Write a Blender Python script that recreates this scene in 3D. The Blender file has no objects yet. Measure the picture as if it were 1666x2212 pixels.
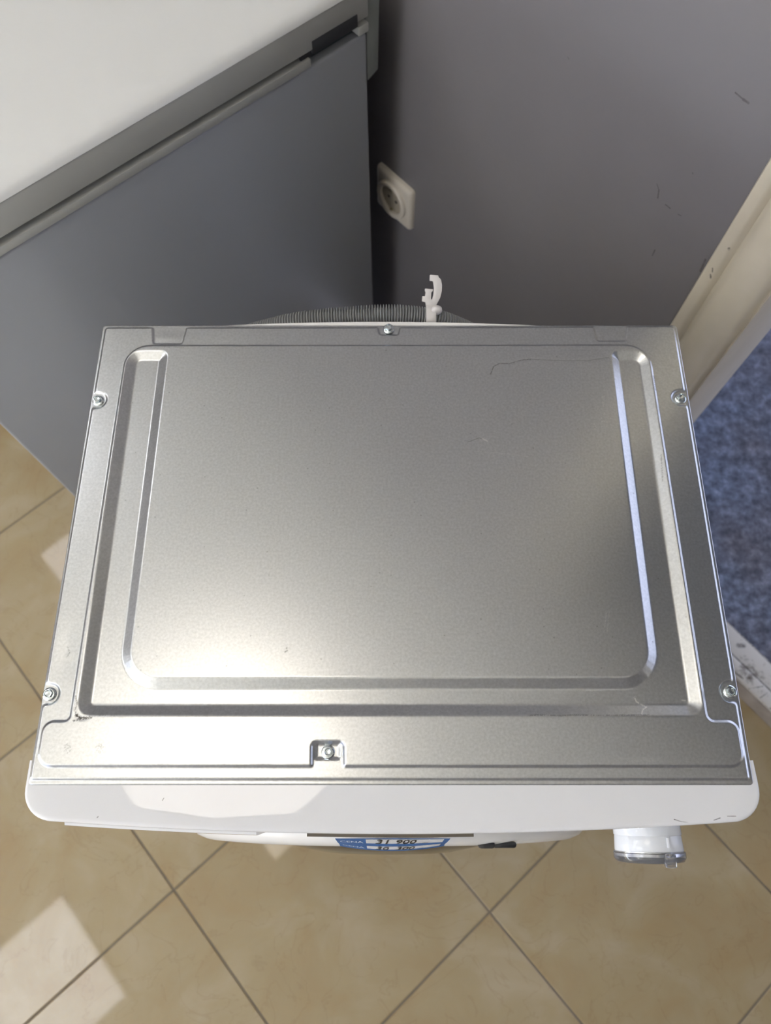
import bpy, math, random
import numpy as np
from mathutils import Vector, Matrix
random.seed(4)
S = bpy.context.scene
COL = S.collection

# ------------------------------------------------------------------ camera
PITCH = math.radians(68.8)                      # looking down
CAM = Vector((0.0, 0.0, 1.4942))
cd = bpy.data.cameras.new('camera'); cam = bpy.data.objects.new('camera', cd); COL.objects.link(cam)
cam.location = CAM; cam.rotation_euler = (math.pi/2 - PITCH, 0, 0)
cd.sensor_fit = 'HORIZONTAL'; cd.sensor_width = 36.0; cd.lens = 1600/1666*36.0
cd.clip_start = 0.02
cd.dof.use_dof = True; cd.dof.focus_distance = 0.665; cd.dof.aperture_fstop = 8.5
S.camera = cam
# ------------------------------------------------------------------ sky
w = bpy.data.worlds.new('world'); S.world = w; w.use_nodes = True
nt = w.node_tree; nt.nodes.clear()
tc = nt.nodes.new('ShaderNodeTexCoord'); sx = nt.nodes.new('ShaderNodeSeparateXYZ')
cr = nt.nodes.new('ShaderNodeValToRGB'); bg = nt.nodes.new('ShaderNodeBackground'); wo = nt.nodes.new('ShaderNodeOutputWorld')
nt.links.new(tc.outputs['Generated'], sx.inputs[0]); nt.links.new(sx.outputs['Z'], cr.inputs[0])
cr.color_ramp.elements[0].position = 0.0; cr.color_ramp.elements[0].color = (0.80, 0.82, 1.0, 1)
cr.color_ramp.elements[1].position = 0.9; cr.color_ramp.elements[1].color = (0.42, 0.55, 0.92, 1)
bg.inputs[1].default_value = 1.2
nt.links.new(cr.outputs[0], bg.inputs[0]); nt.links.new(bg.outputs[0], wo.inputs[0])
# ------------------------------------------------------------------ sun on the street in front of the shop
sl = bpy.data.lights.new('sun', 'SUN'); so_ = bpy.data.objects.new('sun', sl); COL.objects.link(so_)
sl.energy = 46.0; sl.color = (.86, .93, 1.0); sl.angle = math.radians(.6)
_a = math.radians(41.4); _d = Vector((math.cos(_a), math.sin(_a), 0))*1.0+Vector((math.sin(_a), -math.cos(_a), 0))*.35+Vector((0, 0, -1.45))
so_.rotation_euler = _d.to_track_quat('-Z', 'Y').to_euler()
# ------------------------------------------------------------------ exposure
S.view_settings.view_transform = 'Standard'; S.view_settings.look = 'None'
S.view_settings.exposure = 0.86; S.view_settings.gamma = 1.0
S.view_settings.use_curve_mapping = False
LAMP = 2.9

# ------------------------------------------------------------------ frame of the shop: u towards the grey wall, v along it
A = math.radians(41.4)
U = Vector((math.cos(A), math.sin(A), 0)); V = Vector((math.sin(A), -math.cos(A), 0))
ROOM = Matrix(((U.x, V.x, 0, 0), (U.y, V.y, 0, 0), (0, 0, 1, 0), (0, 0, 0, 1)))   # columns u, v, z (mirrored handedness)
def P(u, v, z): return U*u + V*v + Vector((0, 0, z))

# ------------------------------------------------------------------ helpers
def link(o, parent=None, **props):
    COL.objects.link(o)
    if parent: o.parent = parent
    for k, x in props.items(): o[k] = x
    return o
def thing(name, label, cat, loc=(0, 0, 0), rotz=0, group=None):
    o = bpy.data.objects.new(name, None); COL.objects.link(o)
    o.empty_display_size = 0.05
    o.location = loc; o.rotation_euler = (0, 0, rotz); o['label'] = label; o['category'] = cat
    if group: o['group'] = group
    return o
def structure(name, label=None):
    o = bpy.data.objects.new(name, None); COL.objects.link(o); o['kind'] = 'structure'
    if label: o['label'] = label
    o['category'] = name.split('_')[0]
    return o
import bmesh
class MB:
    def __init__(s): s.v = []; s.f = []
    def poly(s, pts, faces):
        b = len(s.v); s.v += [tuple(p) for p in pts]; s.f += [tuple(b+i for i in f) for f in faces]; return s
    def box(s, x0, x1, y0, y1, z0, z1, T=None):
        p = [(x, y, z) for z in (z0, z1) for y in (y0, y1) for x in (x0, x1)]
        if T: p = [T(*q) for q in p]
        return s.poly(p, [(0, 2, 3, 1), (4, 5, 7, 6), (0, 1, 5, 4), (2, 6, 7, 3), (0, 4, 6, 2), (1, 3, 7, 5)])
    def prism(s, outline, z0, z1, T=None):
        n = len(outline)
        p = [(x, y, z0) for x, y in outline] + [(x, y, z1) for x, y in outline]
        if T: p = [T(*q) for q in p]
        return s.poly(p, [tuple(range(n-1, -1, -1)), tuple(range(n, 2*n))] + [(i, (i+1) % n, n+(i+1) % n, n+i) for i in range(n)])
    def rings(s, rings, cap=True, closed=False):
        n = len(rings[0]); b = len(s.v)
        for r in rings: s.v += [tuple(p) for p in r]
        m = len(rings)
        for k in range(m-1 if not closed else m):
            for i in range(n):
                a = b+k*n; c = b+((k+1) % m)*n
                s.f.append((a+i, a+(i+1) % n, c+(i+1) % n, c+i))
        if cap and not closed:
            s.f.append(tuple(b+i for i in range(n-1, -1, -1))); s.f.append(tuple(b+(m-1)*n+i for i in range(n)))
        return s
    def lathe(s, prof, n=48, axis='z', c=(0, 0, 0), cap=True):
        R = []
        for r, h in prof:
            ring = []
            for i in range(n):
                t = 2*math.pi*i/n; a, b_ = r*math.cos(t), r*math.sin(t)
                q = {'z': (a, b_, h), 'y': (a, -h, b_), 'x': (h, a, b_)}[axis]
                ring.append((q[0]+c[0], q[1]+c[1], q[2]+c[2]))
            R.append(ring)
        return s.rings(R, cap)
    def build(s, name, mat, parent=None, smooth=False, bevel=0, seg=2, **props):
        me = bpy.data.meshes.new(name); me.from_pydata(s.v, [], s.f)
        bm = bmesh.new(); bm.from_mesh(me); bmesh.ops.remove_doubles(bm, verts=bm.verts, dist=1e-6)
        bmesh.ops.recalc_face_normals(bm, faces=bm.faces)
        if bevel:
            es = [e for e in bm.edges if len(e.link_faces) == 2 and e.calc_face_angle(0) > 0.5]
            bmesh.ops.bevel(bm, geom=es, offset=bevel, segments=seg, profile=0.5, affect='EDGES', clamp_overlap=True)
        for f in bm.faces: f.smooth = smooth or bool(bevel)
        bm.to_mesh(me); bm.free()
        if smooth or bevel: me.set_sharp_from_angle(angle=math.radians(50 if smooth else 35))
        me.materials.append(mat)
        return link(bpy.data.objects.new(name, me), parent, **props)

# ------------------------------------------------------------------ materials
def newmat(name):
    m = bpy.data.materials.new(name); m.use_nodes = True
    b = m.node_tree.nodes['Principled BSDF']; return m, m.node_tree, b
def N(nt, typ, **kw):
    n = nt.nodes.new(typ)
    for k, x in kw.items():
        if k == 'inp':
            for a, c in x.items(): n.inputs[a].default_value = c
        else: setattr(n, k, x)
    return n
def simple(name, col, rough=0.5, metal=0.0, spec=None, noise=0.0, nscale=8, bump=0.0, bscale=60, coat=0):
    m, t, b = newmat(name); L = t.links.new
    b.inputs['Roughness'].default_value = rough; b.inputs['Metallic'].default_value = metal
    if spec is not None: b.inputs['Specular IOR Level'].default_value = spec
    if coat: b.inputs['Coat Weight'].default_value = coat; b.inputs['Coat Roughness'].default_value = 0.05
    b.inputs['Base Color'].default_value = (*col, 1)
    tc = N(t, 'ShaderNodeTexCoord')
    if noise:
        n = N(t, 'ShaderNodeTexNoise', inp={'Scale': nscale, 'Detail': 6.0}); L(tc.outputs['Object'], n.inputs['Vector'])
        r = N(t, 'ShaderNodeValToRGB'); r.color_ramp.elements[0].position = .3; r.color_ramp.elements[1].position = .7
        r.color_ramp.elements[0].color = (*[c*(1-noise) for c in col], 1); r.color_ramp.elements[1].color = (*[min(1, c*(1+noise)) for c in col], 1)
        L(n.outputs[0], r.inputs[0]); L(r.outputs[0], b.inputs['Base Color'])
    if bump:
        n = N(t, 'ShaderNodeTexNoise', inp={'Scale': bscale, 'Detail': 4.0}); L(tc.outputs['Object'], n.inputs['Vector'])
        bp = N(t, 'ShaderNodeBump', inp={'Strength': bump, 'Distance': 0.002}); L(n.outputs[0], bp.inputs['Height']); L(bp.outputs[0], b.inputs['Normal'])
    return m
def seg_mask(t, segs, coord='Object'):
    """marks: list of ((x,y,z),(x,y,z),width) in object space -> value socket 0..1"""
    L = t.links.new; tc = N(t, 'ShaderNodeTexCoord'); out = None
    jn = N(t, 'ShaderNodeTexNoise', inp={'Scale': 180.0, 'Detail': 2.0}); L(tc.outputs[coord], jn.inputs['Vector'])
    jm = N(t, 'ShaderNodeMath', operation='MULTIPLY_ADD', inp={1: 2.2, 2: -0.3}); L(jn.outputs[0], jm.inputs[0])
    for a, b, wd in segs:
        a = Vector(a); b = Vector(b); d = b-a; ln = d.length_squared
        s1 = N(t, 'ShaderNodeVectorMath', operation='SUBTRACT'); L(tc.outputs[coord], s1.inputs[0]); s1.inputs[1].default_value = a
        dp = N(t, 'ShaderNodeVectorMath', operation='DOT_PRODUCT'); L(s1.outputs[0], dp.inputs[0]); dp.inputs[1].default_value = d/ln
        cl = N(t, 'ShaderNodeClamp'); L(dp.outputs['Value'], cl.inputs[0])
        sc = N(t, 'ShaderNodeVectorMath', operation='SCALE'); sc.inputs[0].default_value = d; L(cl.outputs[0], sc.inputs['Scale'])
        di = N(t, 'ShaderNodeVectorMath', operation='DISTANCE'); L(s1.outputs[0], di.inputs[0]); L(sc.outputs[0], di.inputs[1])
        mr = N(t, 'ShaderNodeMapRange', inp={'From Min': wd, 'From Max': wd*0.3, 'To Min': 0.0, 'To Max': 1.0}); L(di.outputs['Value'], mr.inputs['Value'])
        if out is None: out = mr.outputs[0]
        else:
            mx = N(t, 'ShaderNodeMath', operation='MAXIMUM'); L(out, mx.inputs[0]); L(mr.outputs[0], mx.inputs[1]); out = mx.outputs[0]
    mu = N(t, 'ShaderNodeMath', operation='MULTIPLY', use_clamp=True); L(out, mu.inputs[0]); L(jm.outputs[0], mu.inputs[1])
    return mu.outputs[0]
def add_marks(m, segs, col, strength=1.0):
    t = m.node_tree; b = t.nodes['Principled BSDF']; L = t.links.new
    mk = seg_mask(t, segs); bc = b.inputs['Base Color']
    mix = N(t, 'ShaderNodeMix', data_type='RGBA')
    if bc.links: L(bc.links[0].from_socket, mix.inputs[6])
    else: mix.inputs[6].default_value = bc.default_value
    mix.inputs[7].default_value = (*col, 1)
    k = N(t, 'ShaderNodeMath', operation='MULTIPLY', inp={1: strength}); L(mk, k.inputs[0]); L(k.outputs[0], mix.inputs[0])
    L(mix.outputs[2], bc)

# zinc-coated sheet
def zinc():
    m, t, b = newmat('zinc_sheet'); L = t.links.new
    b.inputs['Metallic'].default_value = 1.0
    tc = N(t, 'ShaderNodeTexCoord')
    n1 = N(t, 'ShaderNodeTexNoise', inp={'Scale': 430.0, 'Detail': 2.0}); L(tc.outputs['Object'], n1.inputs['Vector'])
    n2 = N(t, 'ShaderNodeTexNoise', inp={'Scale': 10.0, 'Detail': 1.0}); L(tc.outputs['Object'], n2.inputs['Vector'])
    r = N(t, 'ShaderNodeValToRGB'); e = r.color_ramp.elements
    e[0].position = .3; e[0].color = (0.475, 0.49, 0.50, 1); e[1].position = .75; e[1].color = (0.575, 0.59, 0.60, 1)
    L(n1.outputs[0], r.inputs[0])
    g = N(t, 'ShaderNodeAttribute', attribute_name='grime'); s = N(t, 'ShaderNodeAttribute', attribute_name='scratch')
    mx = N(t, 'ShaderNodeMix', data_type='RGBA'); L(r.outputs[0], mx.inputs[6]); mx.inputs[7].default_value = (.05, .04, .03, 1); L(g.outputs['Fac'], mx.inputs[0])
    mx2 = N(t, 'ShaderNodeMix', data_type='RGBA'); L(mx.outputs[2], mx2.inputs[6]); mx2.inputs[7].default_value = (.95, .94, .9, 1); L(s.outputs['Fac'], mx2.inputs[0])
    L(mx2.outputs[2], b.inputs['Base Color'])
    rr = N(t, 'ShaderNodeMapRange', inp={'From Min': 0.0, 'From Max': 1.0, 'To Min': .27, 'To Max': .31}); L(n2.outputs[0], rr.inputs['Value'])
    ra = N(t, 'ShaderNodeMath', operation='MULTIPLY_ADD', inp={1: .35}); L(g.outputs['Fac'], ra.inputs[0]); L(rr.outputs[0], ra.inputs[2])
    ra2 = N(t, 'ShaderNodeMath', operation='MULTIPLY_ADD', inp={1: .35}); L(s.outputs['Fac'], ra2.inputs[0]); L(ra.outputs[0], ra2.inputs[2])
    L(ra2.outputs[0], b.inputs['Roughness'])
    return m
M_ZINC = zinc()
M_SCREW = simple('bright_zinc_screw', (0.62, 0.68, 0.70), 0.16, 1.0)
M_SCREWDARK = simple('screw_recess', (0.16, 0.18, 0.19), 0.35, 1.0)
M_WHITE = simple('white_gloss_plastic', (0.71, 0.72, 0.745), 0.03)
M_CASE = simple('white_enamel', (0.76, 0.76, 0.75), 0.25)
M_KNOB = simple('white_knob_plastic', (0.70, 0.73, 0.78), 0.12)
M_DARK = simple('dark_plastic', (0.02, 0.022, 0.025), 0.35)
M_HOSE = simple('grey_hose_plastic', (0.27, 0.28, 0.285), 0.4)
M_CLIP = simple('white_clip_plastic', (0.62, 0.60, 0.59), 0.35)
M_CLEAR, t_, b_ = newmat('clear_plastic'); b_.inputs['Transmission Weight'].default_value = 1.0; b_.inputs['Roughness'].default_value = .04; b_.inputs['IOR'].default_value = 1.49; b_.inputs['Base Color'].default_value = (.93, .95, 1, 1)
M_GLASSDARK = simple('dark_door_glass', (0.03, 0.03, 0.035), 0.05)
M_FZSIDE = simple('silver_grey_paint', (0.29, 0.305, 0.33), 0.32, noise=.03, nscale=2, bump=.12, bscale=5)
M_FZLID = simple('grey_lid_edge', (0.36, 0.365, 0.345), 0.4)
M_FZBACK = simple('dark_housing', (0.20, 0.215, 0.205), 0.5)
M_FZTOP = simple('white_lid_top', (0.70, 0.71, 0.70), 0.3, noise=.02, nscale=3)
M_GASKET = simple('dark_gasket', (0.045, 0.06, 0.065), 0.6)
M_SOCKET = simple('cream_socket_plastic', (0.62, 0.57, 0.49), 0.3)
M_HOLE = simple('socket_hole', (0.02, 0.018, 0.015), 0.6)
M_BRASS = simple('socket_contact', (0.5, 0.45, 0.3), 0.3, 1.0)
M_WALL = simple('grey_violet_paint', (0.172, 0.162, 0.170), 0.55, noise=.05, nscale=2.5, bump=.25, bscale=35)
M_WALLW = simple('white_wall_paint', (0.62, 0.61, 0.58), 0.6)
M_CEIL = simple('ceiling_paint', (0.80, 0.79, 0.77), 0.8, noise=.02)
M_CASING = simple('cream_casing_paint', (0.56, 0.505, 0.40), 0.35, noise=.06, nscale=14, bump=.1, bscale=25)
M_GROUT = simple('grout', (0.17, 0.14, 0.10), 0.8)
M_ALU = simple('white_frame', (0.7, 0.7, 0.7), 0.4)
M_BLUE = simple('tag_blue', (0.035, 0.12, 0.33), 0.6, spec=.25)
M_PAPER = simple('tag_white', (0.62, 0.63, 0.65), 0.6, spec=.25)
M_INK = simple('tag_ink', (0.012, 0.012, 0.014), 0.5)
M_TAGTEXT = simple('tag_light_lettering', (0.6, 0.68, 0.8), 0.5)

def tile_mat():
    m, t, b = newmat('beige_polished_tile'); L = t.links.new
    tc = N(t, 'ShaderNodeTexCoord'); oi = N(t, 'ShaderNodeObjectInfo')
    sc = N(t, 'ShaderNodeVectorMath', operation='SCALE', inp={'Scale': 37.0})
    cb = N(t, 'ShaderNodeCombineXYZ'); L(oi.outputs['Random'], cb.inputs[0]); L(oi.outputs['Random'], cb.inputs[1]); L(cb.outputs[0], sc.inputs[0])
    ad = N(t, 'ShaderNodeVectorMath', operation='ADD'); L(tc.outputs['Object'], ad.inputs[0]); L(sc.outputs[0], ad.inputs[1])
    n = N(t, 'ShaderNodeTexNoise', inp={'Scale': 7.0, 'Detail': 5.0, 'Roughness': .55, 'Distortion': .6}); L(ad.outputs[0], n.inputs['Vector'])
    r = N(t, 'ShaderNodeValToRGB'); e = r.color_ramp.elements
    e[0].position = .25; e[0].color = (0.31, 0.22, 0.112, 1); e[1].position = .8; e[1].color = (0.40, 0.335, 0.235, 1)
    x = e.new(.52); x.color = (0.34, 0.27, 0.158, 1)
    L(n.outputs[0], r.inputs[0])
    vn = N(t, 'ShaderNodeTexNoise', inp={'Scale': 9.0, 'Detail': 4.0, 'Distortion': 1.6}); L(ad.outputs[0], vn.inputs['Vector'])
    vr = N(t, 'ShaderNodeValToRGB'); q = vr.color_ramp.elements; q[0].position = .485; q[0].color = (0, 0, 0, 1); q[1].position = .515; q[1].color = (0, 0, 0, 1); z = q.new(.5); z.color = (1, 1, 1, 1)
    L(vn.outputs[0], vr.inputs[0])
    k = N(t, 'ShaderNodeMath', operation='MULTIPLY', inp={1: .22}); L(vr.outputs[0], k.inputs[0])
    mx = N(t, 'ShaderNodeMix', data_type='RGBA'); L(k.outputs[0], mx.inputs[0]); L(r.outputs[0], mx.inputs[6]); mx.inputs[7].default_value = (.22, .14, .07, 1)
    L(mx.outputs[2], b.inputs['Base Color']); b.inputs['Roughness'].default_value = .045
    b.inputs['IOR'].default_value = 1.5
    bn = N(t, 'ShaderNodeTexNoise', inp={'Scale': 5.0, 'Detail': 1.0}); L(ad.outputs[0], bn.inputs['Vector'])
    bp = N(t, 'ShaderNodeBump', inp={'Strength': .03, 'Distance': .002}); L(bn.outputs[0], bp.inputs['Height']); L(bp.outputs[0], b.inputs['Normal'])
    return m
M_TILE = tile_mat()

def ground_mat():
    m, t, b = newmat('dark_blue_stone_ground'); L = t.links.new
    tc = N(t, 'ShaderNodeTexCoord')
    n = N(t, 'ShaderNodeTexNoise', inp={'Scale': 42.0, 'Detail': 9.0, 'Roughness': .68}); L(tc.outputs['Object'], n.inputs['Vector'])
    r = N(t, 'ShaderNodeValToRGB'); e = r.color_ramp.elements
    e[0].position = .36; e[0].color = (0.035, 0.041, 0.054, 1); e[1].position = .72; e[1].color = (0.30, 0.32, 0.37, 1)
    x = e.new(.52); x.color = (0.12, 0.132, 0.16, 1)
    L(n.outputs[0], r.inputs[0])
    n2 = N(t, 'ShaderNodeTexNoise', inp={'Scale': 5.0, 'Detail': 3.0}); L(tc.outputs['Object'], n2.inputs['Vector'])
    r2 = N(t, 'ShaderNodeValToRGB'); r2.color_ramp.elements[0].position = .35; r2.color_ramp.elements[0].color = (.8, .72, .74, 1); r2.color_ramp.elements[1].position = .65; r2.color_ramp.elements[1].color = (1.0, 1.12, 1.35, 1)
    L(n2.outputs[0], r2.inputs[0])
    mx = N(t, 'ShaderNodeMix', data_type='RGBA', blend_type='MULTIPLY', inp={0: 1.0}); L(r.outputs[0], mx.inputs[6]); L(r2.outputs[0], mx.inputs[7])
    L(mx.outputs[2], b.inputs['Base Color']); b.inputs['Roughness'].default_value = .5
    bp = N(t, 'ShaderNodeBump', inp={'Strength': .6, 'Distance': .004}); L(n.outputs[0], bp.inputs['Height']); L(bp.outputs[0], b.inputs['Normal'])
    return m
M_GROUND = ground_mat()

def sill_mat():
    m, t, b = newmat('worn_white_sill_paint'); L = t.links.new
    tc = N(t, 'ShaderNodeTexCoord')
    n = N(t, 'ShaderNodeTexNoise', inp={'Scale': 28.0, 'Detail': 8.0, 'Roughness': .7}); L(tc.outputs['Object'], n.inputs['Vector'])
    r = N(t, 'ShaderNodeValToRGB'); e = r.color_ramp.elements
    e[0].position = .30; e[0].color = (0.10, 0.08, 0.06, 1); e[1].position = .44; e[1].color = (0.52, 0.50, 0.46, 1)
    L(n.outputs[0], r.inputs[0]); L(r.outputs[0], b.inputs['Base Color']); b.inputs['Roughness'].default_value = .45
    return m
M_SILL = sill_mat()
M_SILLSIDE = simple('sill_side_shade', (0.33, 0.29, 0.25), 0.5, noise=.2, nscale=30)  # riser's shadow put into the colour, a darker tone than the sill top
def emis(name, col, s):
    m, t, b = newmat(name); b.inputs['Base Color'].default_value = (.8, .8, .8, 1)
    b.inputs['Emission Color'].default_value = (*col, 1); b.inputs['Emission Strength'].default_value = s; return m

# wall marks
add_marks(M_WALL, [(P(.67, v0, z0), P(.67, v1, z1), wd) for v0, z0, v1, z1, wd in [
    (-.252, .977, -.242, .976, .0013), (-.242, .976, -.236, .976, .002), (-.288, .837, -.283, .832, .0012), (-.283, .832, -.280, .822, .0014),
    (-.268, .821, -.261, .821, .0014), (-.249, .821, -.245, .822, .001), (-.255, .756, -.255, .746, .0014), (-.449, .901, -.447, .9, .0012), (-.255, .877, -.2545, .8765, .0012), (-.194, .793, -.192, .775, .002)]], (.05, .045, .045), .7)
add_marks(M_CASING, [(P(.654, -.173, .842), P(.654, -.171, .839), .0022), (P(.654, -.177, .806), P(.654, -.175, .802), .0014), (P(.654, -.175, .797), P(.654, -.171, .790), .0016)], (.06, .04, .03), 1)

# ================================================================== STRUCTURE
U0, V0, V1, UB = .67, -3.3, 1.35, -4.2      # wall plane, room ends
HC = 2.9
floor = structure('floor', 'glossy beige square floor tiles laid diagonally to the washing machine')
MB().box(UB, .655, V0, V1, -.05, -.0012, P).build('grout_bed', M_GROUT, floor)
TS = .403; G = .0035; gu, gv = .0153, .2647
tiles = {}
k0 = int(math.floor((UB-gu)/TS)); k1 = int(math.ceil((.655-gu)/TS)); j0 = int(math.floor((V0-gv)/TS)); j1 = int(math.ceil((V1-gv)/TS))
angz = A
for k in range(k0, k1):
    for j in range(j0, j1):
        ua = max(gu+k*TS+G/2, UB); ub = min(gu+(k+1)*TS-G/2, .655); va = max(gv+j*TS+G/2, V0); vb = min(gv+(j+1)*TS-G/2, V1)
        if ub-ua < .01 or vb-va < .01: continue
        key = (round(ub-ua, 3), round(vb-va, 3))
        if key not in tiles:
            a, b2 = (ub-ua)/2, (vb-va)/2; e = .0012
            rr = [[(-a, -b2), (a, -b2), (a, b2), (-a, b2)], [(-a+e, -b2+e), (a-e, -b2+e), (a-e, b2-e), (-a+e, b2-e)]]
            R = [[P(x, y, -.008) for x, y in rr[0]], [P(x, y, -.0010) for x, y in rr[0]], [P(x, y, 0) for x, y in rr[1]]]
            mb = MB().rings(R, cap=False); mb.f.append((8, 9, 10, 11))
            o = mb.build('tile', M_TILE, floor); tiles[key] = o.data
        else:
            o = link(bpy.data.objects.new('tile', tiles[key]), floor)
        o.location = P((ua+ub)/2, (va+vb)/2, random.uniform(-.0002, .0002))

wb = structure('wall_back', 'grey-violet painted wall behind the washing machine, with a doorway')
mb = MB()
DV0, DV1, DH = -.111, .86, 2.04
mb.box(U0, .82, V0, DV0, 0, HC, P); mb.box(U0, .82, DV1, V1, 0, HC, P); mb.box(U0, .82, DV0, DV1, DH, HC, P)
mb.build('wall_surface', M_WALL, wb)
wf = structure('wall_front', 'shop front wall with wide window'); 
mb = MB(); mb.box(UB-.15, UB, V0, V1, 0, .12, P); mb.box(UB-.15, UB, V0, V1, 2.75, HC, P); mb.box(UB-.15, UB, V0, V0+.15, .12, 2.75, P); mb.box(UB-.15, UB, V1-.15, V1, .12, 2.75, P)
mb.build('wall_surface', M_WALLW, wf)
win = structure('window_1', 'shop window frame')
mb = MB()
for v in (V0+.15, -1.1, 1.05, V1-.21): mb.box(UB-.09, UB-.03, v, v+.06, .12, 2.75, P)
mb.build('window_frame', M_ALU, win)
for nm, va, vb in (('wall_left', V0-.15, V0), ('wall_right', V1, V1+.15)):
    s = structure(nm, 'side wall of the shop'); MB().box(UB-.15, .82, va, vb, 0, HC, P).build('wall_surface', M_WALL, s)
ce = structure('ceiling', 'white ceiling of the shop'); MB().box(UB-.15, .82, V0-.15, V1+.15, HC, HC+.1, P).build('ceiling_surface', M_CEIL, ce)

# doorway
d = structure('door_1', 'cream moulded casing and jamb of the open doorway')
prof = [(-.186, .671), (-.1865, .658), (-.1845, .6545), (-.174, .654), (-.170, .657), (-.1665, .6625), (-.1635, .6605), (-.160, .655), (-.154, .651),
        (-.142, .6485), (-.130, .649), (-.120, .6515), (-.1155, .656), (-.113, .661), (-.1105, .664), (-.108, .660), (-.1065, .662), (-.1065, .83), (-.1115, .83), (-.1115, .671)]
def casing(side):
    m_ = MB()
    if side == 'a': ol = [(v, u) for v, u in prof]
    else: ol = [(DV1+DV0-v, u) for v, u in prof]
    m_.prism(ol, 0.0, DH+.005, lambda v, u, z: P(u, v, z)); return m_
casing('a').build('casing', M_CASING, d, smooth=True)
casing('b').build('casing', M_CASING, d, smooth=True)
MB().box(.652, .83, DV0-.075, DV1+.075, DH, DH+.07, P).build('casing', M_CASING, d, bevel=.003)
th = MB(); th.box(.655, .722, DV0+.004, DV1-.004, 0, .056, P); th.build('threshold', M_SILL, d, bevel=.002, label='worn white painted door threshold')
MB().box(.648, .676, DV0+.0045, DV1-.0045, .050, .0595, P).build('threshold_nosing', M_SILL, d, bevel=.003)
MB().box(.6475, .656, DV0+.005, DV1-.005, 0, .049, P).build('threshold_riser', M_SILLSIDE, d, bevel=.001)
gr = structure('ground', 'dark blue-grey mottled stone ground outside the doorway')
mb = MB(); mb.box(.7225, .84, DV0, DV1, -.1, 0.0, P); mb.box(.84, 9, -8, 8, -.1, 0.0, P)
mb.build('ground_surface', M_GROUND, gr)
MB().box(.82, 3.4, -2.6, 3.4, 2.35, 2.5, P).build('added_canopy', simple('added_canopy_soffit', (.22, .20, .16), .8), wb, label='unseen canopy above the doorway outside')  # unseen slab added to cut the sky light coming through the doorway

pv = structure('pavement', 'light paved street in front of the shop window')
MB().box(-14, UB-.15, -9, 9, -.1, -.02, P).build('pavement_surface', simple('pavement', (.40, .40, .40), .8), pv)
MB().box(UB-.15, .82, V0-.15, V1+.15, HC+.1, 8.0, P).build('added_sun_block', M_WALLW, wb)  # unseen block added above the roof to keep sun off the ground behind
add_marks(M_SILL, [(P(.677, DV0, .0565), P(.677, DV1, .0565), .0035), (P(.648, DV0, .0505), P(.648, DV1, .0505), .003), (P(.648, .31, .058), P(.672, .325, .060), .0015),
                   (P(.650, .335, .060), P(.668, .338, .060), .0018), (P(.650, .36, .0600), P(.662, .372, .060), .003), (P(.649, .255, .060), P(.655, .29, .060), .003), (P(.700, .245, .056), P(.708, .252, .056), .006), (P(.721, .2, .056), P(.720, .33, .056), .003)], (.05, .04, .035), .85)
# ceiling lights
M_LAMPW = emis('warm_white_diffuser', (1.0, .91, .79), LAMP); M_LAMPC = emis('cool_white_diffuser', (.94, .95, 1.0), LAMP)
def lamp(u, v, mat, label):
    t = thing('ceiling_light', label, 'ceiling light', P(u, v, HC), 0, 'square ceiling lights')
    MB().box(-.3, .3, -.3, .3, -.012, -.004, P).build('diffuser', mat, t)
    f = MB()
    for q in ((-.315, .315, -.315, -.3), (-.315, .315, .3, .315), (-.315, -.3, -.3, .3), (.3, .315, -.3, .3)): f.box(*q, -.016, -.0005, P)
    f.build('frame', M_ALU, t)
lamp(-.344, -.466, M_LAMPW, 'square warm ceiling light above the left of the washing machine')
lamp(-1.90, -.475, M_LAMPC, 'square cool ceiling light behind the viewer')
lamp(-.370, -2.176, M_LAMPC, 'square cool ceiling light above the freezer')
lamp(-1.90, -2.18, M_LAMPC, 'square cool ceiling light in the left corner of the shop')
lamp(-3.45, -.47, M_LAMPC, 'square cool ceiling light near the shop window')

# ================================================================== CHEST FREEZER
fz = thing('chest_freezer', 'grey chest freezer with white lid standing left behind the washing machine', 'freezer', P(.26, -1.35, 0))
org = P(.26, -1.35, 0)
def Pf(u, v, z): return P(u, v, z)-org
FV, FB = -.715, -1.95
MB().box(-.08, .598, FB, FV, .03, .82, Pf).build('cabinet', M_FZSIDE, fz, bevel=.004, seg=3)
mb = MB(); mb.box(-.083, .503, FB-.003, FV+.003, .822, .8330, Pf); mb.build('rim', M_FZLID, fz, bevel=.0015)
MB().box(.583, .600, FB-.003, FV+.002, .822, .8345, Pf).build('rim', M_FZLID, fz, bevel=.0015)
MB().box(-.072, .592, FB+.013, FV-.013, .819, .846, Pf).build('gasket', M_GASKET, fz)
lid = MB().box(-.086, .600, FB-.004, FV+.002, .8415, .880, Pf).build('lid', M_FZLID, fz, bevel=.002, label='grey lid edge')
# white crowned lid top
mb = MB(); R = []
for ins, z in ((-.0005, .8805), (.0005, .8845), (.004, .889), (.010, .892), (.022, .894), (.06, .8955), (.2, .897)):
    u0, u1, v0, v1 = -.086+ins, .600-ins, FB-.004+ins, FV+.002-ins
    r = max(.012-ins*.3, .003); ring = []
    for (cu, cv, a0) in ((u1-r, v1-r, 0), (u0+r, v1-r, 90), (u0+r, v0+r, 180), (u1-r, v0+r, 270)):
        for q in range(5):
            a = math.radians(a0+q*22.5); ring.append(Pf(cu+r*math.cos(a), cv+r*math.sin(a), z))
    R.append(ring)
mb.rings(R).build('lid_top', M_FZTOP, lid, smooth=True, label='white lid top')
MB().box(.507, .5815, FV-.006, FV+.003, .8365, .8535, Pf).build('hinge_cover', M_DARK, fz, bevel=.0015, label='black hinge cover')
MB().box(.490, .507, FV-.004, FV-.001, .834, .846, Pf).build('hinge_arm', M_DARK, fz)
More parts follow.
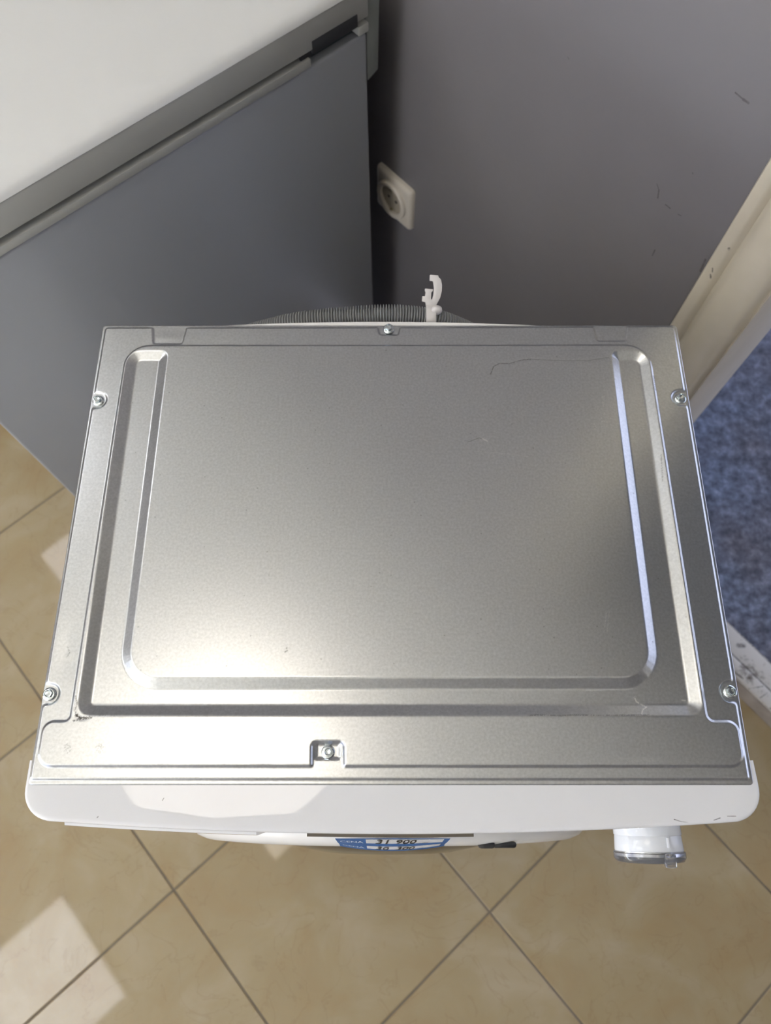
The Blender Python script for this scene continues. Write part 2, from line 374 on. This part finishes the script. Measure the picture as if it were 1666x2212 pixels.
mb = MB(); mb.prism([(.599, .748), (.619, .756), (.6235, .88), (.599, .88)], FB+.1, FV-.002, lambda u, z, v: Pf(u, v, z)); mb.build('back_housing', M_FZBACK, fz, bevel=.0015, label='grey housing at the back edge')
for (fu, fv) in ((-.04, FV-.06), (.55, FV-.06), (-.04, FB+.06), (.55, FB+.06)):
    MB().lathe([(.018, 0), (.02, .004), (.016, .031)], 16, 'z', tuple(Pf(fu, fv, 0))).build('foot', M_DARK, fz, smooth=True)

# ================================================================== WALL SOCKET
so_c = P(U0, -.7285, .481)
so = thing('wall_socket', 'cream square power socket low on the grey wall beside the freezer', 'socket', so_c)
def Ps(a, b, h): return V*a + Vector((0, 0, b)) - U*h       # a along wall, b up, h out of wall
hs = .045
R = []
for ins, h in ((0, 0.0), (0, .005), (.0015, .0085), (.006, .0110), (.008, .0114)):
    r = .006; ring = []
    for sx_, sy_, a0 in ((1, 1, 0), (-1, 1, 90), (-1, -1, 180), (1, -1, 270)):
        for q in range(4):
            a = math.radians(a0+q*30); ring.append(Ps(sx_*(hs-ins-r)+r*math.cos(a), sy_*(hs-ins-r)+r*math.sin(a), h))
    R.append(ring)
MB().rings(R).build('frame_plate', M_SOCKET, so, smooth=True)
def lath(prof, n=40):
    return MB().rings([[Ps(r*math.cos(2*math.pi*i/n), r*math.sin(2*math.pi*i/n), h) for i in range(n)] for r, h in prof], cap=False)
well = lath([(.0355, .0115), (.0355, .0165), (.0340, .0180), (.0285, .0180), (.0268, .0170), (.0262, .002), (.0195, .0112), (.0001, .0112)][:6]).build('socket_ring', M_SOCKET, so, smooth=True)
lath([(.0268, .0116), (.0001, .0116)]).build('socket_well', simple('socket_floor', (.36, .32, .25), .4), so)
for s_ in (-1, 1):
    lathe_c = [[Ps(s_*.0095+.0028*math.cos(2*math.pi*i/14), .0028*math.sin(2*math.pi*i/14), h) for i in range(14)] for h in (.0105, .0120)]
    MB().rings(lathe_c).build('pin_hole', M_HOLE, so)
    b0 = s_*.0215
    MB().poly([Ps(x, y, h) for h in (.0114, .0158) for (x, y) in ((-.003, b0-.0012), (.003, b0-.0012), (.003, b0+.0012), (-.003, b0+.0012))],
              [(0, 1, 2, 3), (4, 5, 6, 7), (0, 1, 5, 4), (1, 2, 6, 5), (2, 3, 7, 6), (3, 0, 4, 7)]).build('earth_contact', M_BRASS, so)

# ================================================================== WASHING MACHINE
wm = thing('washing_machine', 'white front-loading washing machine with its bare zinc top panel exposed', 'washing machine', (0, 0, 0))
XL, XR, YF, YB = -.2925, .3015, .0105, .4575
ZP = .850
def rrect(x0, x1, y0, y1, r, n=6):
    o = []
    for cx, cy, a0 in ((x1-r, y1-r, 0), (x0+r, y1-r, 90), (x0+r, y0+r, 180), (x1-r, y0+r, 270)):
        for q in range(n+1):
            a = math.radians(a0+q*90/n); o.append((cx+r*math.cos(a), cy+r*math.sin(a)))
    return o
# ---- embossed top sheet as a height field
def fillet(pts):
    out = []
    n = len(pts)
    for i in range(n):
        x, y, r = pts[i]; p = np.array([x, y]); a = np.array(pts[i-1][:2]); b = np.array(pts[(i+1) % n][:2])
        da = a-p; db = b-p; la = np.linalg.norm(da); lb = np.linalg.norm(db); da = da/la; db = db/lb
        ang = math.acos(max(-1, min(1, float(da@db))))
        if r <= 0 or ang > 3.1: out.append((x, y)); continue
        t = min(r/math.tan(ang/2), .49*la, .49*lb); r2 = t*math.tan(ang/2)
        bis = (da+db)/np.linalg.norm(da+db); c = p+bis*(r2/math.sin(ang/2))
        p0 = p+da*t; p1 = p+db*t
        a0 = math.atan2(*(p0-c)[::-1]); a1 = math.atan2(*(p1-c)[::-1]); dd = (a1-a0+math.pi) % (2*math.pi)-math.pi
        m = max(3, int(abs(dd)/.2)+1)
        for q in range(m+1): out.append((c[0]+r2*math.cos(a0+dd*q/m), c[1]+r2*math.sin(a0+dd*q/m)))
    return np.array(out)
def sdf(poly, X, Y):          # negative inside
    best = np.full(X.shape, 1e18); inside = np.zeros(X.shape, bool)
    n = len(poly)
    for i in range(n):
        ax, ay = poly[i-1]; bx, by = poly[i]; ex, ey = bx-ax, by-ay; L2 = ex*ex+ey*ey
        if L2 < 1e-12: continue
        wx = X-ax; wy = Y-ay; t = np.clip((wx*ex+wy*ey)/L2, 0, 1)
        dx = wx-t*ex; dy = wy-t*ey; np.minimum(best, dx*dx+dy*dy, out=best)
        if ey != 0: inside ^= ((Y >= ay) != (Y >= by)) & (X < ax+(Y-ay)*ex/ey)
    dd = np.sqrt(best); return np.where(inside, -dd, dd)
def softpos(x, r):
    return np.where(x < -r, 0, np.where(x > r, x, (x+r)**2/(4*r)))
def ramp(dist, w_, r): return (softpos(dist, r)-softpos(dist-w_, r))/w_     # 0 -> 1 as dist goes 0 -> w
def smax(a, b, k): h = np.maximum(k-np.abs(a-b), 0)/k; return np.maximum(a, b)+h*h*k/4
STEP = .62
xs = np.linspace(XL*1000, XR*1000, int((XR-XL)*1000/STEP)+1); ys = np.linspace(YF*1000, YB*1000, int((YB-YF)*1000/STEP)+1)
X, Y = np.meshgrid(xs, ys)
SCR = [(-284.5, 367.9), (-286.0, 83.5), (292.4, 370.5), (293.6, 85.4), (3.3, 451.6), (-47.6, 36.4)]
pa = fillet([(-288.5, 453, 3), (-239.5, 453, 2), (-237, 433.5, 3), (-207.5, 433.5, 3), (-205, 453, 2), (-8, 453.6, 2), (-6, 444.5, 3), (13, 444.5, 3), (15, 453.6, 2),
             (214.5, 454.3, 2), (217, 437, 3), (245, 437, 3), (249, 454.6, 2), (297.5, 454.8, 4), (297.3, 15.2, 2), (-290.4, 15.2, 2)])
dA = sdf(pa, X, Y)
for sx_, sy_ in SCR[:4]:
    dA = smax(dA, 8.6-np.hypot(X-sx_, Y-sy_), 4.5)
pb = fillet([(-263, 430.6, 24), (267.5, 431.3, 24), (270, 61, 6), (294.6, 61, 8), (294.8, 25.2, 11), (-34, 25.2, 1.5), (-35, 44.5, 4), (-61, 44.5, 4), (-60.5, 25.2, 1.5), (-286.5, 25.2, 12), (-286.2, 61, 9), (-264.7, 61, 5)])
dB = sdf(pb, X, Y)
pg = fillet([(-262, 424.3, 15), (-220.3, 424.3, 8), (-220.3, 97, 25), (227.2, 97, 25), (228, 424.3, 8), (266.6, 424.3, 15), (267.2, 65.3, 12), (-259.6, 65.3, 12)])
dG = sdf(pg, X, Y)
Z = 1.5*ramp(-dA+.9, 1.9, .5) + 2.0*ramp(-dB+1.1, 2.3, .5) - 4.9*ramp(-dG, 9.3, 1.1)
pk = fillet([(-58.5, 43.5, 3), (-37, 43.5, 3), (-37, 30.5, 2), (-58.5, 30.5, 2)])
Z -= 1.5*ramp(-sdf(pk, X, Y)+.5, 2.6, .7)
# dents and waviness of the thin sheet
def gauss(cx, cy, sx_, sy_, h, ang=0):
    c, s = math.cos(ang), math.sin(ang); a = (X-cx)*c+(Y-cy)*s; b = -(X-cx)*s+(Y-cy)*c
    return h*np.exp(-(a/sx_)**2-(b/sy_)**2)
Z += gauss(-276, 122, 9, 26, -.5) + gauss(-270, 112, 4, 4, -.25) + gauss(-200, 441, 40, 8, .1) + gauss(-225, 441, 14, 6, .35)
Z += .25*np.sin(X/95+1)*np.sin(Y/80) + gauss(90, 407, 7, 7, -.35) + gauss(90, 350, 10, 3, .12, .2)
Z += gauss(150, 414, 90, 9, .25)*(Y < 424)
grime = np.zeros(X.shape); scr = np.zeros(X.shape)
def pline(px, wd, amt, arr, broken=0.0, dent=0.0):
    global Z
    pts = []
    for u_, v_ in px:
        tt = (v_-1106)/1600; dy = math.cos(PITCH)-tt*math.sin(PITCH); dz = -math.sin(PITCH)-tt*math.cos(PITCH)
        s = (ZP-CAM.z)/dz; pts.append((1000*(u_-833)/1600*s, 1000*dy*s))
    for i in range(len(pts)-1):
        (ax, ay), (bx, by) = pts[i], pts[i+1]; x0 = min(ax, bx)-4; x1 = max(ax, bx)+4; y0 = min(ay, by)-4; y1 = max(ay, by)+4
        ii = slice(max(0, np.searchsorted(ys, y0)-1), np.searchsorted(ys, y1)+1); jj = slice(max(0, np.searchsorted(xs, x0)-1), np.searchsorted(xs, x1)+1)
        xx = X[ii, jj]; yy = Y[ii, jj]; ex, ey = bx-ax, by-ay; t = np.clip(((xx-ax)*ex+(yy-ay)*ey)/(ex*ex+ey*ey+1e-9), 0, 1)
        dd = np.hypot(xx-ax-t*ex, yy-ay-t*ey); mk = np.clip(1.35-dd/wd, 0, 1)*amt
        if broken: mk = mk*(rng.random(mk.shape) > broken)
        arr[ii, jj] = np.maximum(arr[ii, jj], mk)
        if dent: Z[ii, jj] -= dent*np.exp(-(dd/1.6)**2)
rng = np.random.default_rng(3)
pline([(1059, 812), (1066, 795), (1078, 789), (1100, 789), (1125, 782), (1145, 780)], .6, .55, grime, .15, .12)
pline([(1145, 780), (1200, 783), (1270, 783), (1313, 776)], .45, .3, grime, 0, .10)
pline([(1140, 1547), (1160, 1545), (1210, 1547), (1235, 1545), (1290, 1546), (1400, 1545)], .5, .5, grime, .3, .05)
pline([(1010, 958), (1035, 949), (1042, 952)], .45, .35, grime, 0, .08); pline([(1042, 951), (1052, 956)], .8, .5, scr)
pline([(1025, 978), (1110, 985), (1140, 990)], .4, .22, scr, .3)
pline([(1372, 1506), (1376, 1515), (1386, 1521), (1398, 1527), (1388, 1533), (1385, 1543)], .6, .8, scr, .2)
pline([(1308, 1325), (1303, 1365)], .4, .35, scr, .3); pline([(1314, 1325), (1310, 1366)], .4, .3, scr, .3)
pline([(1475, 1512), (1482, 1513)], .6, .7, scr)
for q in range(26):
    pline([(1390+rng.normal()*25, 1645+rng.normal()*5), (1392+rng.normal()*25, 1640+rng.normal()*4)], .6, .12, scr, .5)
pline([(168, 1545), (178, 1553), (190, 1551)], 1.6, .9, grime, .35, .3); pline([(162, 1558), (175, 1555)], .9, .75, grime, .3)
pline([(185, 1553), (200, 1551), (197, 1548)], 1.0, .7, grime, .35); pline([(166, 1505), (170, 1520), (165, 1535), (170, 1548)], .7, .6, grime, .4)
pline([(200, 1548), (230, 1546), (260, 1547)], .5, .4, grime, .5)
pline([(1411, 815), (1414, 845)], 1.1, .5, grime, .5); pline([(1427, 985), (1431, 1040)], .6, .45, grime, .4)
pline([(360, 800), (363, 825)], .5, .4, grime, .5); pline([(355, 754), (400, 755)], .6, .4, grime, .5)
pline([(620, 1400), (622, 1407), (617, 1410)], .7, .5, grime, .3); pline([(147, 1398), (151, 1410), (145, 1420)], .6, .5, grime, .4)
for q in range(60):
    a = rng.random()*6.28; r = 9*math.sqrt(rng.random()); cx = (148, 218)[q % 2]; pline([(cx+r*math.cos(a), 1618+r*1.2*math.sin(a)), (cx+.3+r*math.cos(a), 1618+r*1.2*math.sin(a))], .45, .35, grime)
for q in range(70):
    cx, cy = rng.uniform(250, 1500), rng.uniform(760, 1500); pline([(cx, cy), (cx+.6, cy+.6)], .5, .45, grime)
for q in range(30):
    cx, cy = rng.uniform(1280, 1320), rng.uniform(860, 930); pline([(cx, cy), (cx+.4, cy+.4)], .5, .35, scr)
#grime += .25*np.clip(1-np.abs(dB)/1.3, 0, 1)*(np.sin(X*.6)*np.sin(X*.17+Y*.23) > .2)
# rounded outline and rolled edge
ol = fillet([(XL*1000, YB*1000, 3.5), (XR*1000, YB*1000, 4.5), (XR*1000, YF*1000, 4), (XL*1000, YF*1000, 4)])
cx0, cy0 = (XL+XR)*500, (YF+YB)*500; hx, hy = (XR-XL)*500, (YB-YF)*500; rc = 4.0
qx = np.abs(X-cx0)-(hx-rc); qy = np.abs(Y-cy0)-(hy-rc)
dist = np.hypot(np.maximum(qx, 0), np.maximum(qy, 0))+np.minimum(np.maximum(qx, qy), 0)-rc
corner = (qx > 0) & (qy > 0) & (dist > 0); ln = np.hypot(qx, qy)
X2 = np.where(corner, cx0+np.sign(X-cx0)*(hx-rc+qx*rc/np.maximum(ln, 1e-9)), X); Y2 = np.where(corner, cy0+np.sign(Y-cy0)*(hy-rc+qy*rc/np.maximum(ln, 1e-9)), Y)
e = np.clip(1.6+np.minimum(dist, 0), 0, 1.6); Z -= 1.6-np.sqrt(np.maximum(1.6**2-e**2, 0))
ny, nx = X.shape
co = np.stack([X2/1000, Y2/1000, ZP+Z/1000], -1).reshape(-1, 3)
idx = np.arange(nx*ny).reshape(ny, nx)
quads = np.stack([idx[:-1, :-1], idx[:-1, 1:], idx[1:, 1:], idx[1:, :-1]], -1).reshape(-1, 4)
loop = np.concatenate([idx[0, :], idx[1:, -1], idx[-1, -2::-1], idx[-2:0:-1, 0]])
low = co[loop].copy(); low[:, 2] = ZP-.0020; nb = len(co); co = np.concatenate([co, low])
li = np.arange(len(loop)); ln_ = (li+1) % len(loop)
sk = np.stack([loop[li], nb+li, nb+ln_, loop[ln_]], -1)
quads = np.concatenate([quads, sk])
me = bpy.data.meshes.new('top_panel'); me.vertices.add(len(co)); me.vertices.foreach_set('co', co.ravel().astype(np.float32))
me.loops.add(len(quads)*4); me.loops.foreach_set('vertex_index', quads.ravel().astype(np.int32))
me.polygons.add(len(quads)); me.polygons.foreach_set('loop_start', (np.arange(len(quads))*4).astype(np.int32))
me.update(calc_edges=True); me.polygons.foreach_set('use_smooth', np.ones(len(quads), bool))
for nm, arr in (('grime', grime), ('scratch', scr)):
    at = me.attributes.new(nm, 'FLOAT', 'POINT'); full = np.zeros(len(co), np.float32); full[:nx*ny] = np.clip(arr, 0, 1).ravel(); at.data.foreach_set('value', full)
me.validate(); me.materials.append(M_ZINC)
top = link(bpy.data.objects.new('top_panel', me), wm, label='embossed bare zinc sheet panel with U-shaped groove')

# ---- screws
def hexring(r, z, a0=0): return [(r*math.cos(a0+math.pi/3*i), r*math.sin(a0+math.pi/3*i), z) for i in range(6)]
mb = MB(); mb.lathe([(.0056, 0), (.0057, .0006), (.0050, .0013), (.0038, .0016)], 28)
base_me = mb.build('screw', M_SCREW, wm, smooth=True)
def hex24(r, z, mixc=0.0):
    o = []
    for i in range(24):
        a = 2*math.pi*i/24; k = math.cos(math.pi/6)/math.cos(((a+math.pi/6) % (math.pi/3))-math.pi/6)
        rr = r*(k*(1-mixc)+mixc); o.append((rr*math.cos(a), rr*math.sin(a), z))
    return o
hm = MB(); hm.rings([hex24(.0037, .0010), hex24(.0037, .0042), hex24(.0035, .0047, .4), hex24(.0027, .0048, 1), hex24(.0022, .0038, 1), hex24(.0009, .0036, 1)])
head = hm.build('screw_head', M_SCREW, base_me, smooth=True)
first = True
for (sx_, sy_) in SCR:
    if first: s_ob, h_ob = base_me, head; first = False
    else:
        s_ob = base_me.copy(); link(s_ob, wm); h_ob = head.copy(); COL.objects.link(h_ob); h_ob.parent = s_ob
    zz = ZP - (.0002 if abs(sx_+47.6) < .1 else 0)
    s_ob.location = (sx_/1000, sy_/1000, zz+.0001 if sy_ < 440 else ZP+.0009); s_ob.rotation_euler = (0, 0, random.random()*1.0)

# ---- case
mb = MB(); o_ = rrect(XL+.0015, XR-.0015, .004, YB-.002, .006)
mb.prism(o_, .03, ZP-.0035); mb.build('case', M_CASE, wm, smooth=True)
# bulging back plate, seen as a white sliver behind the panel
n_ = 24; ol_ = [(-.19+.37*i/n_, YB-.004) for i in range(n_+1)]
top_ = [(-.19+.37*i/n_, YB-.0015+.0062*math.sin(math.pi*i/n_)**.8) for i in range(n_, -1, -1)]
MB().prism(ol_+top_, .12, ZP-.0015).build('back_plate', M_CASE, wm, smooth=True)
# ---- fascia
def front_y(x):
    return -.0262+.0088*((x-.01)/.27)**2
def fascia_outline(ins=0.0):
    o = []; xl, xr = -.2958+ins, .3066-ins; r = .025-ins
    yl = front_y(-.27)+ins; yr = front_y(.28)+ins
    o.append((xl, .030)); o.append((xl, .012))
    for q in range(0, 11):
        a = math.radians(180+q*9); o.append((xl+r*1.05+r*1.05*math.cos(a), yl+r+r*math.sin(a)))
    for q in range(1, 40):
        x = xl+r*1.05+(xr-xl-2.1*r)*q/40; o.append((x, front_y(x)+ins))
    for q in range(0, 11):
        a = math.radians(270+q*9); o.append((xr-r*1.05+r*1.05*math.cos(a), yr+r+r*math.sin(a)))
    o.append((xr, .012)); o.append((xr-.0008, .030)); return o
ZF = .8490
lev = [(.0, .735), (.0, ZF-.0045), (.0004, ZF-.0028), (.0012, ZF-.0013), (.0024, ZF-.0004), (.004, ZF), (.02, ZF)]
R = []
for ins, z in lev:
    R.append([(x, y, z) for x, y in fascia_outline(min(ins, .015))])
fas = MB().rings(R).build('control_fascia', M_WHITE, wm, smooth=True, label='glossy white plastic fascia strip')
M_F2 = M_WHITE
def px(u_, v_, z):
    tt = (v_-1106)/1600; dy = math.cos(PITCH)-tt*math.sin(PITCH); dz = -math.sin(PITCH)-tt*math.cos(PITCH); s = (z-CAM.z)/dz
    return ((u_-833)/1600*s, dy*s, z)
add_marks(M_WHITE, [(px(1457, 1770, ZF), px(1472, 1775, ZF), .0006), (px(1472, 1775, ZF), px(1487, 1777, ZF), .0006), (px(1543, 1772, ZF), px(1556, 1767, ZF), .0006),
                    (px(1572, 1763, ZF), px(1590, 1763, ZF), .0004), (px(354, 1724, ZF), px(351, 1729, ZF), .0005), (px(212, 1764, ZF), px(210, 1766, ZF), .0006)], (.08, .07, .08), .9)
# drawer front
mb = MB(); R = []
for z, off in ((.775, .0), (.776, .0022), (.832, .0030), (.838, .0024), (.8395, .0)):
    ring = [(x, front_y(x)-off, z) for x in np.linspace(-.262, -.105, 14)] + [(x, front_y(x)+.002, z) for x in np.linspace(-.105, -.262, 14)]
    R.append(ring)
mb.rings(R).build('detergent_drawer', M_WHITE, wm, smooth=True)
# display glass under the edge
R = []
for z, off in ((.790, .0), (.791, .0015), (.826, .0032), (.827, .0)):
    R.append([(x, front_y(x)-off, z) for x in np.linspace(-.065, .073, 14)] + [(x, front_y(x)+.002, z) for x in np.linspace(.073, -.065, 14)])
MB().rings(R).build('display', simple('display_glass', (.10, .085, .065), .08), wm, smooth=True)
# lower front and door
R = []
for ins, y in ((.0, .006), (.0, -.010), (.004, -.0135), (.02, -.0145)):
    R.append([(x, y, z) for x, z in rrect(-.288+ins, .297-ins, .09+ins, .733-ins*.2, .012)])
MB().rings(R).build('front_panel', M_CASE, wm, smooth=True)
MB().box(-.286, .295, -.004, .01, .032, .088).build('kick_panel', M_CASE, wm, bevel=.003)
DC = (.004, 0, .425)
door = MB().lathe([(.255, .010), (.2555, .024), (.253, .033), (.246, .0405), (.236, .0445), (.215, .0465), (.185, .044), (.172, .034)], 72, 'y', DC, cap=False).build('porthole_door', M_CASE, wm, smooth=True)
MB().lathe([(.176, .030), (.172, .040), (.14, .052), (.09, .062), (.03, .066), (.001, .0662)], 64, 'y', DC, cap=False).build('door_glass', M_GLASSDARK, door, smooth=True)
MB().box(.098, .116, -.0485, -.042, .628, .641).box(.114, .140, -.0485, -.042, .626, .632).build('door_handle', M_DARK, door, bevel=.003, label='dark door latch recess')
for fx, fy in ((-.25, .05), (.25, .05), (-.25, .41), (.25, .41)):
    MB().lathe([(.02, 0), (.022, .004), (.02, .012), (.008, .014), (.008, .034)], 20, 'z', (fx, fy, 0)).build('foot', M_DARK, wm, smooth=True)

# program knob
KC = (.2305, 0, .783)
kn = MB().lathe([(.0285, .0205), (.0287, .0285), (.0280, .0292), (.0282, .0298), (.0290, .0410), (.0285, .0420), (.020, .0425), (.001, .0425)], 64, 'y', KC, cap=True).build('program_knob', M_KNOB, wm, smooth=True)
MB().lathe([(.0287, .0416), (.0302, .0424), (.0303, .0470), (.0285, .0500), (.022, .0512), (.010, .0515), (.001, .0516)], 64, 'y', KC, cap=True).build('clear_cap', M_CLEAR, kn, smooth=True, label='clear plastic ring cap')
MB().box(KC[0]+.0065, KC[0]+.0088, -.0385, -.0300, KC[2]+.0275, KC[2]+.0298).build('marker_rib', M_KNOB, kn, bevel=.0006)
mb = MB().box(KC[0]+.0035, KC[0]+.0125, -.0535, -.0425, KC[2]+.0235, KC[2]+.0312); mb.build('pointer', M_CLEAR, kn, bevel=.0015, label='clear plastic pointer')
MB().lathe([(.0272, .0430), (.0276, .0455), (.020, .0478), (.012, .0484), (.001, .0485)], 48, 'y', KC).build('silver_insert', simple('silver_insert', (.75, .76, .78), .18, .8), kn, smooth=True)

# ---- drain hose
def catmull(pts, n):
    out = []; P_ = [pts[0]]+pts+[pts[-1]]
    for i in range(1, len(P_)-2):
        p0, p1, p2, p3 = [Vector(q) for q in P_[i-1:i+3]]
        for k in range(n):
            t = k/n; out.append(.5*((2*p1)+(-p0+p2)*t+(2*p0-5*p1+4*p2-p3)*t*t+(-p0+3*p1-3*p2+p3)*t**3))
    out.append(Vector(pts[-1])); return out
hp = catmull([(-.27, .472, .45), (-.25, .473, .66), (-.19, .4745, .775), (-.11, .476, .822), (-.02, .479, .8345), (.03, .4795, .833), (.070, .478, .821), (.108, .4755, .785), (.128, .474, .68), (.125, .474, .45), (.11, .473, .12)], 60)
ds = [0]
for i in range(1, len(hp)): ds.append(ds[-1]+(hp[i]-hp[i-1]).length)
tot = ds[-1]; pitch = .00285; ns = int(tot/pitch)*6; R = []
pts = []; j = 0
for i in range(ns+1):
    s = tot*i/ns
    while j < len(ds)-2 and ds[j+1] < s: j += 1
    f_ = (s-ds[j])/max(1e-9, ds[j+1]-ds[j]); pts.append((hp[j].lerp(hp[j+1], f_), s))
for i, (p, s) in enumerate(pts):
    tg = (pts[min(i+1, ns)][0]-pts[max(i-1, 0)][0]).normalized(); a = tg.cross(Vector((0, 1, 0))).normalized(); b = tg.cross(a)
    ph = (i % 6)/6; r = .0118 if ph in (0, 1/6) or abs(ph-1/6) < .01 else (.0112 if ph < .4 else (.0080 if ph < .7 else .0086))
    R.append([p+a*r*math.cos(2*math.pi*k/18)+b*r*math.sin(2*math.pi*k/18) for k in range(18)])
hose = MB().rings(R).build('drain_hose', M_HOSE, wm, smooth=True, label='dark grey corrugated drain hose')
# hook clip
def cp(cx_, cy_):
    u_ = 760+cx_/5.53; v_ = 320+cy_/5.53
    return ((u_-833)*.000478, (697-v_)*.000478)
hook = [(945, 1642), (1045, 1648), (1052, 1672), (1080, 1695), (1095, 1760), (1094, 1830), (1075, 1910), (1030, 1995), (1040, 2110), (900, 2110), (898, 1990), (892, 1965), (850, 1955), (856, 1890), (888, 1893), (895, 1850), (886, 1830), (888, 1802), (990, 1812), (985, 1835), (966, 1850), (963, 1930), (975, 1935), (990, 1880), (997, 1800), (985, 1730), (978, 1716), (942, 1712)]
oc = [cp(*q) for q in hook]
clip = MB().prism(oc, 0, .005, lambda x, h, y: (x, .4835+.80*h+.6*y, .8355+.60*h-.8*y)).build('hose_clip', M_CLIP, wm, smooth=False, bevel=.0008, label='white plastic hose hook')
cx_, cz_ = cp(975, 2045)
cr_ = [[(cx_+.002, .479, .834)] ]
ringc = lambda x0, ro: [(x0, .479+ro*math.cos(a*math.pi/16), .832+ro*math.sin(a*math.pi/16)) for a in range(32)]
MB().rings([ringc(cx_-.0065, .0125), ringc(cx_-.0060, .0130), ringc(cx_+.0035, .0130), ringc(cx_+.0040, .0125)]).build('clip_collar', M_CLIP, clip, smooth=True)
MB().lathe([(.001, -.0040), (.0035, -.0038), (.0055, -.002), (.0058, 0), (.0055, .002), (.0035, .0038), (.001, .0040)], 24, 'y', (cx_+.0045, .4805, .8435)).build('clip_pivot', M_CLIP, clip, smooth=True)

# ---- price tags stuck on the front
def tag_surface(s, q):
    """s: across (m), q: metres down from the top edge; returns point on the bent card"""
    pr = [(0, -.0328, .765), (.046, -.0412, .7205), (.087, -.0478, .680)]
    for i in range(len(pr)-1):
        if q <= pr[i+1][0] or i == len(pr)-2:
            f_ = (q-pr[i][0])/(pr[i+1][0]-pr[i][0]); y = pr[i][1]+f_*(pr[i+1][1]-pr[i][1]); z = pr[i][2]+f_*(pr[i+1][2]-pr[i][2]); break
    y += .0045*min(1, q/.07)*(s/.052)**2
    return Vector((s+.0065, y, z))
def sheet(s0, s1, q0, q1, off, mat, name, parent, n=16, m=6, **kw):
    mb = MB(); nrm = Vector((0, -.97, .2)).normalized()
    f = [[tag_surface(s0+(s1-s0)*i/n, q0+(q1-q0)*j/m)+nrm*off for i in range(n+1)] for j in range(m+1)]
    bk = [[p-nrm*.0003 for p in r] for r in f]
    V_ = [p for r in f for p in r]+[p for r in bk for p in r]; o = (n+1)*(m+1); F = []
    for j in range(m):
        for i in range(n):
            a = j*(n+1)+i; F.append((a, a+1, a+n+2, a+n+1)); F.append((o+a, o+a+n+1, o+a+n+2, o+a+1))
    for i in range(n):
        F.append((i, o+i, o+i+1, i+1)); a = m*(n+1)+i; F.append((a, a+1, o+a+1, o+a))
    for j in range(m):
        a = j*(n+1); F.append((a, a+n+1, o+a+n+1, o+a)); a = a+n; F.append((a, o+a, o+a+n+1, a+n+1))
    return mb.poly(V_, F).build(name, mat, parent, smooth=True, **kw)
def lettering(txt, s0, q0, wd, ht, mat, name, parent, off, bold=0.0, shear=0):
    cu = bpy.data.curves.new('lettering', 'FONT'); cu.body = txt; cu.size = 1; cu.offset = bold; cu.resolution_u = 3; cu.shear = shear
    ob = bpy.data.objects.new('lettering', cu); COL.objects.link(ob); bpy.context.view_layer.update()
    me = bpy.data.meshes.new_from_object(ob.evaluated_get(bpy.context.evaluated_depsgraph_get()))
    bpy.data.objects.remove(ob)
    c = np.array([v.co for v in me.vertices]); mn = c.min(0); mxx = c.max(0); nrm = Vector((0, -.97, .2)).normalized()
    for v in me.vertices:
        s = s0+(v.co.x-mn[0])/(mxx[0]-mn[0])*wd; q = q0+ht*(1-(v.co.y-mn[1])/(mxx[1]-mn[1]))
        v.co = tag_surface(s, q)+nrm*off
    me.materials.clear(); me.materials.append(mat); return link(bpy.data.objects.new(name, me), parent)
def price_tag(q0, h, amount, label):
    t = thing('price_tag', label, 'price tag', (0, 0, 0), 0, 'blue price tags')
    sheet(-.052, .052, q0, q0+h, .0004, M_BLUE, 'card', t)
    sheet(-.0245, .0465, q0+h*.06, q0+h*.60, .0008, M_PAPER, 'white_field', t)
    lettering('CENA', -.0485, q0+h*.30, .0215, h*.30, M_TAGTEXT, 'lettering', t, .0008, .012)
    a, b = amount
    lettering(a, -.0160, q0+h*.04, .0130, h*.56, M_INK, 'lettering', t, .0012, .012, .2)
    lettering(b, .0035, q0+h*.04, .0185, h*.56, M_INK, 'lettering', t, .0012, .012, .2)
    lettering(',- din', .0235, q0+h*.42, .0095, h*.20, M_INK, 'lettering', t, .0012, .012, .2)
    return t
t1 = price_tag(.0, .046, ('31', '900'), 'blue and white price tag reading CENA 31 900, upper of the two below the fascia')
t2 = price_tag(.0465, .041, ('30', '300'), 'blue and white price tag reading CENA 30 300, lower of the two, mostly hidden')
